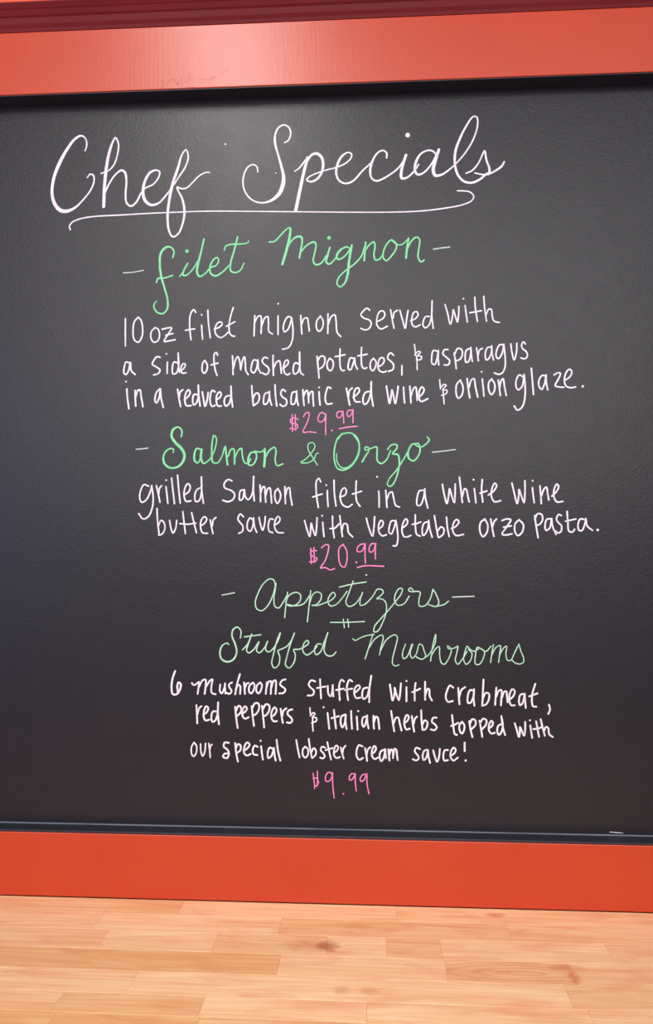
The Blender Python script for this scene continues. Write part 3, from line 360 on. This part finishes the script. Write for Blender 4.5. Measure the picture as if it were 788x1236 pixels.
('white','w','vegetable','-109 4909 26 -77 4790 26 -28 4672 26 -8 4790 26 1 4928 26|55 4763 26 102 4804 26 115 4853 26 88 4881 26 55 4818 26 60 4721 26 101 4675 26 156 4688 26|271 4872 26 225 4872 26 197 4804 26 192 4721 26 219 4699 26 257 4776 26 282 4877 26|282 4877 26 301 4748 26 306 4625 26 284 4543 26 245 4543 26|361 4776 26 410 4809 26 438 4858 26 416 4899 26 383 4858 26 361 4748 26 388 4666 26 431 4661 26 478 4680 26|539 4953 26 538 4817 26 557 4693 26 600 4671 26|498 4825 26 552 4836 26 607 4857 26|694 4857 26 656 4844 26 628 4762 26 638 4680 26 674 4707 26 710 4816 26 713 4879 26|713 4879 26 728 4761 26 758 4655 26|789 4939 26 810 4802 26 836 4657 26|829 4734 26 873 4791 26 910 4769 26 904 4698 26 850 4652 26|947 4919 26 959 4775 26 980 4665 26|1011 4769 26 1070 4799 26 1109 4859 26 1079 4889 26 1041 4845 26 1029 4739 26 1069 4679 26 1167 4692 26'),
('white','w','orzo','1449 4894 27 1393 4849 27 1383 4729 27 1420 4663 27 1471 4714 27 1484 4819 27 1447 4894 27|1524 4894 27 1540 4789 27 1563 4666 27|1546 4789 27 1571 4864 27 1601 4894 27|1672 4873 27 1725 4893 27 1784 4884 27 1739 4803 27 1670 4693 27 1723 4684 27 1797 4699 27|1688 4786 27 1739 4794 27 1789 4803 27|1894 4884 27 1843 4833 27 1836 4728 27 1876 4675 27 1930 4722 27 1946 4818 27 1891 4884 27'),
('white','w','pasta','2095 4937 27 2113 4788 27 2135 4647 26|2094 4883 27 2133 4961 27 2183 4952 27 2197 4892 27 2167 4832 27 2114 4806 27|2306 4892 27 2256 4892 27 2226 4817 27 2239 4743 26 2284 4772 26 2312 4898 27|2312 4898 27 2322 4802 26 2365 4692 26|2439 4936 26 2404 4951 26 2374 4892 26 2396 4847 26 2437 4802 26 2430 4728 26 2391 4710 26 2363 4734 26|2513 4990 26 2520 4847 26 2533 4733 26 2576 4721 26 2606 4757 26|2491 4862 26 2555 4876 26 2623 4891 26|2731 4885 26 2681 4891 26 2651 4822 26 2664 4742 26 2699 4742 26 2739 4831 26 2752 4897 26|2752 4897 26 2768 4801 26 2834 4742 26'),
('period','w','','2901 4748 35'),
('price','p','$20.99','-848 4508 23 -845 4406 23 -839 4310 23|-806 4516 23 -803 4420 23 -800 4324 23|-770 4480 23 -834 4470 23 -853 4434 23 -806 4398 23 -765 4379 23 -787 4338 23 -861 4332 23|-704 4516 23 -654 4557 23 -613 4552 23 -613 4489 23 -654 4351 23 -715 4250 23 -654 4255 23 -586 4223 23 -531 4242 23|-415 4563 23 -467 4516 23 -475 4379 23 -448 4283 23 -401 4261 23 -366 4352 23 -374 4489 23 -418 4563 23|-242 4324 30|-126 4565 23 -181 4563 23 -228 4516 23 -228 4469 23 -173 4469 23 -132 4543 23 -124 4571 23|-124 4571 23 -127 4420 23 -122 4316 23|16 4565 23 -36 4571 23 -72 4516 23 -64 4461 23 -23 4469 23 13 4557 23|13 4571 23 10 4475 23 10 4371 23|-229 4256 23 -133 4278 23 119 4273 23'),
('dash','a','','-2034 3887 19 -1956 3901 19 -1867 3918 19'),
('green','a','Appetizers','-1322 4013 21 -1339 4084 21 -1395 4103 21 -1484 4034 21 -1552 3910 21 -1588 3787 21 -1565 3705 21 -1496 3683 21 -1413 3760 21 -1344 3911 21 -1312 4048 21 -1322 3952 21 -1339 3843 21 -1322 3738 21 -1274 3719 21 -1219 3788 21 -1164 3884 21|-1156 3925 21 -1178 3761 21 -1194 3591 21|-1183 3788 21 -1137 3884 21 -1040 3926 21 -985 3893 21 -990 3816 21 -1054 3756 21 -1136 3747 21 -1164 3766 21 -1054 3748 21 -943 3776 21 -861 3885 21|-847 3948 21 -869 3749 21 -893 3538 20|-861 3790 21 -819 3899 21 -764 3932 21 -709 3905 21 -715 3831 21 -778 3763 21 -833 3757 21 -764 3754 21 -654 3790 20 -586 3818 20 -522 3886 20 -544 3927 20 -594 3886 21 -621 3804 20 -586 3750 20 -517 3764 20 -435 3846 20 -366 3941 20|-284 4078 20 -339 3928 20 -380 3791 20 -339 3743 20 -257 3778 20 -166 3901 20|-468 3996 20 -297 4037 20 -111 4065 20|-161 3928 20 -194 3819 20 -189 3759 20 -134 3771 20 -52 3847 20 -11 3902 20 36 3970 20 99 3962 20 112 3929 20 57 3869 20 25 3847 20 98 3842 20 144 3793 20 152 3685 20 97 3522 20 34 3419 20 -12 3413 20 -4 3481 20 84 3590 20 193 3712 20 280 3821 20 343 3903 20 363 3971 20 330 3984 20 275 3916 20 261 3821 20 302 3761 20 383 3781 20 452 3881 20|506 3958 20 466 3990 20 444 3957 20 479 3939 20 547 3944 20 596 3931 20 579 3836 20 586 3754 20 654 3755 20 722 3836 20 764 3972 20|764 3972 20 804 3904 20 838 3796 20 803 3747 20 735 3761 20 703 3774 20|816 3750 20 911 3775 20 965 3818 20'),
('dash','a','','1019 3870 20 1154 3876 20 1297 3882 20'),
('ornament','a','','-586 3532 19 -408 3533 19 -135 3545 19|-416 3573 19 -408 3519 19 -402 3465 19|-358 3574 19 -350 3525 19 -345 3471 19'),
('green','a','Stuffed','-1785 3320 22 -1780 3416 22 -1828 3462 25 -1883 3429 28 -1897 3347 28 -1854 3237 30 -1834 3128 30 -1881 3032 30 -1964 3004 30 -2039 3045 30 -2057 3140 30 -2021 3223 25 -1957 3250 22 -1941 3231 19|-1757 3162 22 -1688 3239 22 -1633 3376 22 -1674 3252 22 -1701 3157 22 -1673 3124 22 -1604 3171 22 -1536 3272 22 -1568 3158 22 -1535 3125 22 -1466 3186 22 -1420 3281 22 -1447 3172 22 -1411 3137 22 -1342 3187 22 -1273 3310 22 -1251 3392 22 -1292 3296 22 -1342 3105 22 -1363 2982 22 -1327 2928 22 -1272 2970 22 -1259 3078 22 -1281 3154 22 -1237 3176 22 -1163 3215 22 -1094 3311 22 -1061 3393 22 -1108 3270 22 -1162 3079 22 -1181 2970 22 -1134 2930 22 -1071 2998 22 -1052 3107 22 -1074 3170 22 -1011 3175 22 -942 3203 22 -874 3258 22 -888 3293 22 -934 3258 22 -951 3157 22 -901 3103 22 -819 3150 22 -764 3218 22|-1730 3334 22 -1633 3348 22 -1514 3363 22|-709 3246 22 -758 3245 22 -797 3177 22 -778 3109 22 -723 3137 22 -668 3273 22 -621 3396 22|-621 3396 22 -660 3246 22 -668 3151 22 -627 3097 22 -558 3097 22 -512 3144 22'),
('green','a','Mushrooms','-290 3316 19 -258 3297 19 -203 3325 19 -121 3358 19 -12 3378 19|-26 3380 19 -67 3250 19 -130 3055 19|-81 3196 19 1 3318 19 96 3370 19 110 3332 19 82 3224 19 60 3110 19|68 3156 19 150 3306 19 259 3374 19 294 3347 19 272 3225 19 231 3063 19 231 2996 19 266 2969 19 312 2983 19|400 3253 19 361 3132 19 374 3064 19 420 3092 19 483 3249 19|494 3254 19 461 3132 19 488 3071 19 537 3120 19 583 3255 19 618 3241 19 645 3161 19 663 3107 19 628 3061 19 569 3071 19 537 3093 19|636 3067 19 704 3121 19 786 3270 19 795 3383 19 759 3256 19 725 3035 19|731 3094 19 799 3202 19 839 3224 19 844 3122 19 865 3015 19 905 2996 19 967 3083 19 995 3190 19 947 3236 19 960 3198 19 1041 3209 19 1081 3231 19 1067 3151 19 1048 3043 19 1079 2998 19 1133 3057 19 1201 3165 19|1242 3179 19 1202 3232 19 1175 3165 19 1155 3057 19 1187 2999 19 1241 3045 19 1263 3139 19 1228 3184 19 1215 3205 19 1295 3166 19 1349 3201 19|1389 3193 19 1336 3220 19 1308 3112 19 1307 3005 19 1352 2997 19 1407 3073 19 1424 3167 19 1376 3207 19 1442 3167 19 1510 3234 19|1542 3256 19 1522 3154 19 1502 3025 19|1514 3114 19 1576 3221 19 1630 3241 19 1621 3141 19 1606 3026 18|1615 3115 19 1670 3209 19 1710 3236 19 1701 3129 18 1721 3054 18 1761 3054 18 1815 3156 18 1870 3264 18 1870 3264 18|1870 3264 18 1895 3170 18 1926 3090 18 1925 3032 18 1880 3007 18 1814 3023 18 1780 3054 18'),
('white','w','6','-2660 2875 33 -2696 2766 33 -2705 2629 33 -2685 2569 33 -2629 2575 33 -2588 2644 33 -2583 2707 33 -2611 2725 33 -2628 2684 33 -2621 2608 33'),
('white','w','mushrooms','-2432 2719 29 -2407 2692 29 -2371 2709 29 -2338 2736 29 -2343 2660 29 -2353 2578 29|-2343 2655 29 -2288 2756 29 -2249 2765 29 -2248 2675 29 -2259 2579 29|-2248 2661 29 -2185 2757 29 -2157 2771 29 -2170 2675 29 -2164 2594 29 -2114 2575 29|-2051 2704 29 -2056 2622 29 -2031 2587 29 -1998 2650 29 -1987 2718 29|-1987 2718 29 -1987 2650 29 -1981 2588 29|-1893 2733 29 -1934 2705 29 -1926 2664 29 -1898 2624 29 -1925 2583 29 -1970 2596 29|-1788 2842 29 -1824 2720 29 -1850 2578 29|-1843 2638 29 -1810 2704 29 -1785 2687 29 -1784 2584 29|-1732 2734 29 -1726 2653 29 -1720 2585 29|-1721 2653 29 -1699 2716 29 -1671 2727 29|-1611 2735 29 -1657 2694 29 -1665 2618 29 -1638 2591 29 -1602 2641 29 -1594 2708 29 -1616 2735 29|-1514 2736 29 -1561 2695 29 -1566 2619 29 -1538 2592 29 -1505 2642 29 -1495 2709 29 -1519 2736 29|-1428 2737 29 -1436 2656 29 -1442 2588 29|-1434 2669 29 -1401 2751 29 -1373 2751 29 -1373 2656 29 -1375 2589 29|-1368 2670 29 -1340 2757 29 -1313 2766 29 -1307 2671 29 -1312 2589 29|-1181 2780 29 -1225 2766 29 -1252 2712 29 -1224 2685 29 -1183 2650 29 -1202 2604 29 -1263 2595 29'),
('white','w','stuffed','-786 2757 28 -840 2770 28 -873 2716 28 -846 2675 28 -805 2635 28 -818 2581 28 -887 2572 28|-723 2785 28 -717 2663 28 -709 2537 28|-764 2671 28 -709 2682 28 -649 2691 28|-621 2699 28 -613 2597 28 -586 2565 28 -564 2624 28 -556 2711 28|-556 2711 28 -553 2638 28 -548 2565 28|-409 2761 28 -441 2782 28 -469 2720 28 -469 2598 28 -463 2518 28|-512 2647 28 -458 2658 28 -409 2667 28|-300 2762 28 -332 2783 28 -365 2721 28 -365 2600 28 -354 2519 28|-395 2648 28 -349 2659 28 -300 2668 28|-267 2614 28 -224 2650 28 -196 2688 28 -218 2714 28 -259 2682 28 -273 2601 28 -246 2547 28 -191 2553 28|-99 2683 28 -150 2669 28 -169 2588 28 -151 2535 28 -110 2562 28 -77 2670 28 -49 2837 28|-49 2837 28 -72 2683 28 -77 2495 28'),
('white','w','with','194 2727 29 210 2619 29 228 2520 29 256 2620 29 256 2687 29 277 2607 29 310 2526 29 329 2634 29 338 2741 29|410 2694 29 410 2608 29 409 2512 29|411 2774 27|529 2749 29 515 2636 29 517 2523 29|485 2630 29 534 2650 29 588 2677 29|653 2766 29 652 2637 29 652 2536 29|655 2597 29 688 2678 29 706 2665 29 711 2584 29 740 2526 29'),
('white','w','crabmeat','1018 2695 29 975 2721 29 937 2654 29 920 2565 29 947 2512 29 1008 2521 29|1082 2690 29 1089 2575 29 1096 2482 29|1094 2575 29 1122 2664 29 1170 2702 29|1282 2657 29 1237 2665 29 1204 2590 29 1209 2497 29 1241 2505 29 1279 2591 29 1285 2676 29|1285 2676 29 1279 2564 29 1288 2466 29|1409 2800 29 1400 2645 29 1390 2467 29|1396 2552 29 1437 2632 29 1477 2620 29 1476 2553 29 1441 2486 29 1395 2467 29|1573 2700 29 1564 2594 29 1555 2482 29|1567 2581 29 1605 2661 29 1637 2669 29 1636 2568 29 1629 2475 29|1641 2568 29 1674 2648 29 1700 2654 29 1710 2569 29 1715 2516 29|1742 2548 29 1790 2596 29 1809 2655 29 1783 2684 29 1748 2636 29 1736 2543 29 1762 2476 29 1807 2477 29|1928 2624 29 1880 2611 29 1861 2531 29 1873 2478 29 1906 2505 29 1936 2624 29|1936 2624 29 1940 2532 29 1947 2444 29|2073 2753 29 2034 2626 29 2027 2519 29 2040 2466 29 2080 2462 29|1994 2593 29 2047 2612 29 2098 2632 29'),
('comma','w','','2244 2487 29 2256 2429 29 2234 2373 29'),
('white','w','red','-2369 2428 30 -2362 2320 30 -2355 2192 30|-2356 2306 30 -2329 2393 30 -2302 2415 30|-2265 2307 30 -2223 2348 30 -2210 2395 30 -2238 2416 30 -2265 2362 30 -2270 2280 30 -2245 2231 30 -2195 2240 30|-2101 2350 30 -2146 2349 30 -2167 2281 30 -2153 2214 30 -2117 2228 30 -2087 2309 30 -2077 2467 30|-2077 2467 30 -2079 2323 30 -2064 2182 30'),
('white','w','peppers','-1849 2413 30 -1835 2272 30 -1815 2137 30|-1841 2353 30 -1803 2427 30 -1772 2408 30 -1774 2346 30 -1824 2294 30|-1752 2327 30 -1711 2355 30 -1692 2396 30 -1717 2422 30 -1747 2381 30 -1752 2300 30 -1719 2260 30 -1669 2279 30|-1628 2423 30 -1614 2288 30 -1597 2167 30|-1628 2383 30 -1582 2465 30 -1538 2457 30 -1532 2389 30 -1573 2321 30 -1611 2304 30|-1491 2430 30 -1476 2290 30 -1462 2150 30|-1482 2384 30 -1436 2453 30 -1394 2432 30 -1399 2367 30 -1443 2304 30 -1473 2298 30|-1366 2286 30 -1317 2327 30 -1298 2381 30 -1325 2413 30 -1361 2359 30 -1366 2278 30 -1333 2230 30 -1295 2233 30|-1243 2393 30 -1229 2293 30 -1215 2212 30|-1223 2293 30 -1207 2369 30 -1169 2402 30|-1092 2389 30 -1141 2370 30 -1152 2326 30 -1114 2289 30 -1089 2249 30 -1113 2214 30 -1160 2218 30'),
('ampersand','w','','-856 2411 23 -854 2365 23 -845 2309 23|-851 2309 23 -813 2349 23 -788 2336 23 -826 2287 23 -774 2285 23 -771 2245 23 -832 2215 23|-821 2271 23 -821 2191 23 -815 2110 23'),
('white','w','italian','-676 2421 27|-624 2346 30 -613 2247 30 -602 2145 30|-540 2388 30 -529 2275 30 -513 2149 30|-572 2280 30 -526 2294 30 -477 2308 30|-398 2330 30 -442 2303 30 -450 2209 30 -431 2163 29 -401 2209 29 -385 2325 30|-385 2325 30 -387 2223 29 -374 2143 29|-314 2377 30 -311 2264 29 -303 2149 29|-241 2305 29 -235 2225 29 -230 2139 29|-222 2378 27|-110 2312 29 -159 2293 29 -170 2212 29 -151 2173 29 -122 2227 29 -105 2321 29|-105 2321 29 -103 2240 29 -87 2155 29|-21 2319 29 -21 2228 29 -16 2153 29|-16 2233 29 11 2309 29 33 2295 29 46 2229 29 54 2149 29'),
('white','w','herbs','209 2383 29 227 2258 29 248 2124 29|241 2226 29 273 2298 29 300 2299 29 322 2219 29 343 2134 29|381 2228 29 424 2266 29 438 2314 29 416 2335 29 387 2287 29 381 2206 29 407 2148 29 450 2159 29|478 2320 29 491 2221 29 507 2123 29|502 2221 29 518 2288 29 545 2315 29|600 2396 29 604 2263 29 617 2145 29|612 2209 29 645 2268 29 677 2250 29 676 2197 29 649 2151 29 617 2145 29|798 2305 29 755 2302 29 738 2251 29 778 2217 29 800 2180 29 773 2145 29 724 2152 29'),
('white','w','topped','999 2340 29 1014 2201 29 1034 2095 29 1058 2088 29|987 2201 29 1033 2218 29 1078 2242 29|1132 2256 29 1094 2216 29 1099 2136 29 1125 2105 29 1152 2150 29 1155 2217 29 1124 2256 29|1220 2265 29 1235 2164 29 1258 2064 29|1228 2231 29 1260 2290 29 1297 2277 29 1299 2218 29 1251 2165 29|1353 2272 29 1371 2166 29 1386 2066 29|1361 2246 29 1399 2299 29 1441 2279 29 1433 2220 29 1384 2166 29|1472 2176 29 1512 2208 29 1526 2248 29 1505 2274 29 1478 2234 29 1472 2154 29 1503 2110 29 1546 2121 29|1637 2236 29 1592 2209 29 1578 2143 29 1599 2095 29 1631 2130 29 1650 2223 29 1633 2334 29|1633 2334 29 1650 2197 29 1678 2096 29'),
('white','w','with','1804 2244 29 1830 2159 29 1855 2072 29 1869 2147 29 1870 2199 29 1896 2142 29 1921 2089 29 1936 2174 29 1937 2264 29|2002 2220 29 2012 2143 29 2024 2064 29|1998 2286 26|2077 2274 29 2094 2176 29 2111 2079 29|2041 2175 29 2094 2181 29 2153 2203 29|2135 2301 29 2160 2190 29 2185 2093 29|2178 2156 29 2200 2204 29 2229 2191 29 2241 2112 29 2285 2078 29'),
('white','w','our','-2395 1939 25 -2428 1885 25 -2427 1790 25 -2399 1758 25 -2366 1805 25 -2364 1899 25 -2398 1939 25|-2309 1919 25 -2302 1819 25 -2280 1765 25 -2252 1820 25 -2242 1928 25|-2198 1929 25 -2186 1834 25 -2177 1748 25|-2186 1834 25 -2175 1897 25 -2156 1916 25'),
('white','w','special','-1932 1941 30 -1985 1945 30 -1998 1891 30 -1948 1851 30 -1929 1798 30 -1956 1743 30 -2006 1759 30 -1989 1797 30 -1948 1803 30|-1847 1939 30 -1832 1813 30 -1809 1700 30|-1838 1875 30 -1805 1929 30 -1772 1903 30 -1783 1840 30 -1827 1813 30|-1733 1841 30 -1681 1877 30 -1654 1923 30 -1689 1950 30 -1722 1895 30 -1727 1814 30 -1689 1780 30 -1639 1802 30|-1549 1895 30 -1585 1911 30 -1612 1856 30 -1598 1797 30 -1551 1790 30|-1502 1904 30 -1491 1818 30 -1477 1732 30|-1508 1974 27|-1345 1874 30 -1387 1887 30 -1414 1819 30 -1405 1752 30 -1364 1780 30 -1332 1882 30|-1332 1882 30 -1323 1794 30 -1307 1721 30|-1296 1988 30 -1277 1848 30 -1246 1722 30'),
('white','w','lobster','-1036 1991 27 -1017 1879 27 -992 1767 27|-916 1907 27 -949 1872 27 -946 1791 27 -913 1765 27 -880 1814 27 -886 1881 27 -921 1907 27|-872 2007 27 -853 1881 27 -831 1769 27|-839 1833 27 -804 1890 27 -777 1856 27 -782 1802 27 -826 1761 27|-657 1898 27 -695 1910 27 -714 1865 27 -676 1822 27 -660 1785 27 -687 1758 27 -719 1768 27|-627 1970 27 -605 1858 27 -578 1746 27|-649 1866 27 -605 1880 27 -556 1894 27|-540 1832 27 -496 1868 27 -486 1914 27 -513 1927 27 -537 1873 27 -537 1798 27 -505 1766 27 -464 1780 27|-450 1901 27 -431 1821 27 -412 1762 27|-429 1826 27 -415 1893 27 -388 1928 27'),
('white','w','cream','-166 1921 29 -212 1936 29 -242 1872 29 -242 1792 29 -207 1749 29 -161 1772 29|-133 1897 29 -117 1812 29 -107 1738 29|-112 1812 29 -98 1879 29 -66 1912 29|-44 1827 29 -4 1859 29 10 1908 29 -11 1929 29 -39 1880 29 -42 1800 29 -9 1761 29 34 1780 29|110 1882 29 72 1860 29 56 1788 29 77 1735 29 109 1776 29 129 1891 29|129 1891 29 134 1816 29 139 1776 29|172 1889 29 177 1817 29 185 1745 29|180 1809 29 207 1889 29 226 1871 29 231 1778 29|234 1818 29 253 1898 29 274 1885 29 282 1818 29 292 1752 29'),
('white','w','sauce','581 1897 28 535 1915 28 513 1867 28 548 1822 28 566 1783 28 534 1751 28 489 1766 28|674 1891 28 637 1877 28 615 1810 28 628 1757 28 660 1784 28 685 1883 28|685 1883 28 690 1811 28 711 1722 28|752 1884 28 775 1799 28 802 1739 28 829 1814 28 838 1904 28|942 1890 28 904 1889 28 882 1814 28 895 1756 28 941 1762 28|971 1816 28 1022 1848 28 1043 1896 28 1017 1923 28 982 1874 28 976 1803 28 1010 1758 28 1069 1796 28'),
('exclamation','w','','1159 1988 32 1158 1938 32 1158 1882 31|1170 1761 31'),
('price','p','$9.99','-814 1565 21 -800 1461 21 -794 1370 21|-759 1591 21 -756 1481 21 -763 1395 21|-812 1495 21 -781 1503 21 -756 1504 21|-756 1481 21 -742 1458 21 -752 1420 21 -781 1401 21|-564 1556 21 -588 1579 21 -622 1574 21 -651 1521 21 -645 1468 21 -607 1464 21 -572 1512 21 -559 1575 21|-559 1575 21 -555 1409 21 -538 1254 21|-418 1307 26|-264 1561 21 -308 1568 21 -341 1516 21 -333 1484 21 -299 1498 21 -262 1569 21|-262 1569 21 -260 1452 21 -249 1348 21|-110 1564 21 -164 1557 21 -197 1509 21 -189 1472 21 -155 1482 21 -110 1571 21|-110 1571 21 -107 1435 21 -84 1315 21'),
('speck','w','','-2032 10065 26|-1332 9638 18|-111 4158 22|2986 890 9 3059 886 12 3152 880 6')]
NAMES = {'white': 'written_word', 'green': 'written_word', 'ornament': 'divider_mark', 'exclamation': 'exclamation_mark', 'speck': 'chalk_speck', 'price': 'written_price'}
INK = {'w': M_WHITE, 'g': M_GREEN, 'a': M_PALE, 'p': M_PINK}
COLN = {'w': 'white', 'g': 'green', 'a': 'pale green', 'p': 'pink'}
for kind, ik, text, data in WORDS:
    strokes = []
    for s in data.split('|'):
        v = [int(a) for a in s.split()]
        strokes.append([(v[i] / 1e4, TOP + v[i + 1] / 1e4, v[i + 2] / 1e4) for i in range(0, len(v), 3)])
    nm = NAMES.get(kind, kind)
    m = M_GDASH if kind == 'dash' else INK[ik]
    lab = ('%s handwritten %s %s' % (COLN[ik], 'price' if kind == 'price' else 'word', text)) if text else '%s handwritten %s' % (COLN[ik], nm.replace('_', ' '))
    if kind == 'speck':
        for st in strokes: bpart(nm, ribbon_mesh(nm, [st], 0.0251, 0.00025), m, 'tiny white chalk dot on the board')
        continue
    bpart(nm, ribbon_mesh(nm, strokes, 0.0251, 0.00025), m, lab)

# red scuff marks on the shiny upper rail (x, z, width in tenths of a millimetre)
SCUFF = [[-2890, 10785, 7, -2827, 10742, 7, -2862, 10841, 7, -2793, 10793, 7, -2720, 10853, 7, -2622, 10757, 7, -2692, 10864, 7], [-2662, 10776, 7, -2578, 10860, 7, -2600, 10768, 7, -2509, 10822, 7, -2436, 10854, 7], [-2511, 10961, 7, -2476, 10885, 7, -2532, 10846, 7], [-2351, 10863, 7, -2249, 10836, 7, -2125, 10877, 7, -2209, 10788, 7, -2112, 10727, 7], [-2040, 10908, 7, -1990, 10953, 7, -1950, 10986, 7, -1967, 10917, 7], [-1164, 10950, 7, -1130, 10885, 7, -1096, 10804, 7], [-2918, 10745, 7, -2804, 10729, 7, -2577, 10732, 7, -2406, 10738, 7]]
for v in SCUFF:
    bpart('scuff_mark', ribbon_mesh('scuff_mark', [[(v[i] / 1e4, TOP + v[i + 1] / 1e4, v[i + 2] / 1e4) for i in range(0, len(v), 3)]], 0.0001, 0.0001), M_SCUFF, 'fine red scratch near the lower edge of the upper rail')

# ---------------------------------------------------------------- the butcher block counter
counter = link('countertop', None, None, loc=(0, 0, TOP - 0.038), cat='countertop', label='light maple butcher block countertop of joined staves under the chalkboard')
CX0, CX1, TH = -1.42, 1.42, 0.038
rows = [0.0, -0.040, -0.0825, -0.127, -0.1705, -0.214, -0.2485]
while rows[-1] > -0.63: rows.append(rows[-1] - 0.0435)
# per row: visible joints and stave tints left to right
L, N_, D, K_ = (1.0, 1.0, 0.99), (0.97, 0.95, 0.92), (0.92, 0.86, 0.78), (0.88, 0.78, 0.66)
vis = {0: ([-0.244, 0.0255], [D, L, N_]), 1: ([-0.3355, -0.114, 0.156], [L, L, D, N_]),
       2: ([-0.314, -0.184, -0.055, 0.012, 0.0735, 0.259], [N_, L, D, L, D, L, N_]),
       3: ([-0.105, 0.075, 0.208], [K_, L, D, N_]), 4: ([-0.253, 0.193], [L, L, D]),
       5: ([-0.316, -0.171, -0.009, 0.206], [N_, D, L, N_, N_]), 6: ([-0.309, -0.169], [K_, K_, D])}
def stave_mesh(x0, x1, y0, y1):
    g = 0.00006
    me = box_mesh('stave', x0 + g, x1 - g, y0 + g, y1 - g, 0, TH, 0.00018, 1)
    uvl = me.uv_layers.new(name='UVMap')
    for lp in me.loops:
        c = me.vertices[lp.vertex_index].co; uvl.data[lp.index].uv = (c.x, c.y + (c.z - TH))
    ctr = Vector(((x0 + x1) / 2, (y0 + y1) / 2, 0)); me.transform(Matrix.Translation(-ctr))
    return me, ctr
for r in range(len(rows) - 1):
    js, ts = vis.get(r, ([], []))
    if js:
        xs = list(js); tints = list(ts)
        while xs[0] > CX0 + 0.35: xs.insert(0, xs[0] - random.uniform(0.22, 0.42)); tints.insert(0, random.choice([L, N_, D]))
        while xs[-1] < CX1 - 0.35: xs.append(xs[-1] + random.uniform(0.22, 0.42)); tints.append(random.choice([L, N_, D]))
        # the first left stave keeps its tint out to the frame edge
        if len(xs) > len(js):
            k = xs.index(js[0])
            if k > 0 and xs[k - 1] > -0.62: xs[k - 1] = -0.62 + 0.02 * r
            k = xs.index(js[-1])
            if k + 1 < len(xs) and xs[k + 1] < 0.46: xs[k + 1] = 0.46 + 0.02 * r
    else:
        xs = [CX0 + random.uniform(0.1, 0.4)]
        while xs[-1] < CX1 - 0.35: xs.append(xs[-1] + random.uniform(0.18, 0.42))
        tints = [random.choice([L, N_, N_, D, K_]) for _ in range(len(xs) + 1)]
    b = [CX0] + xs + [CX1]
    for i in range(len(b) - 1):
        me, ctr = stave_mesh(b[i], b[i + 1], rows[r + 1], rows[r])
        ringed = (r == 3 and abs(b[i] - 0.075) < 1e-6)
        o = link('stave', me, M_WOODR if ringed else M_WOOD, counter, loc=ctr)
        o.color = (*tints[i], 1.0)
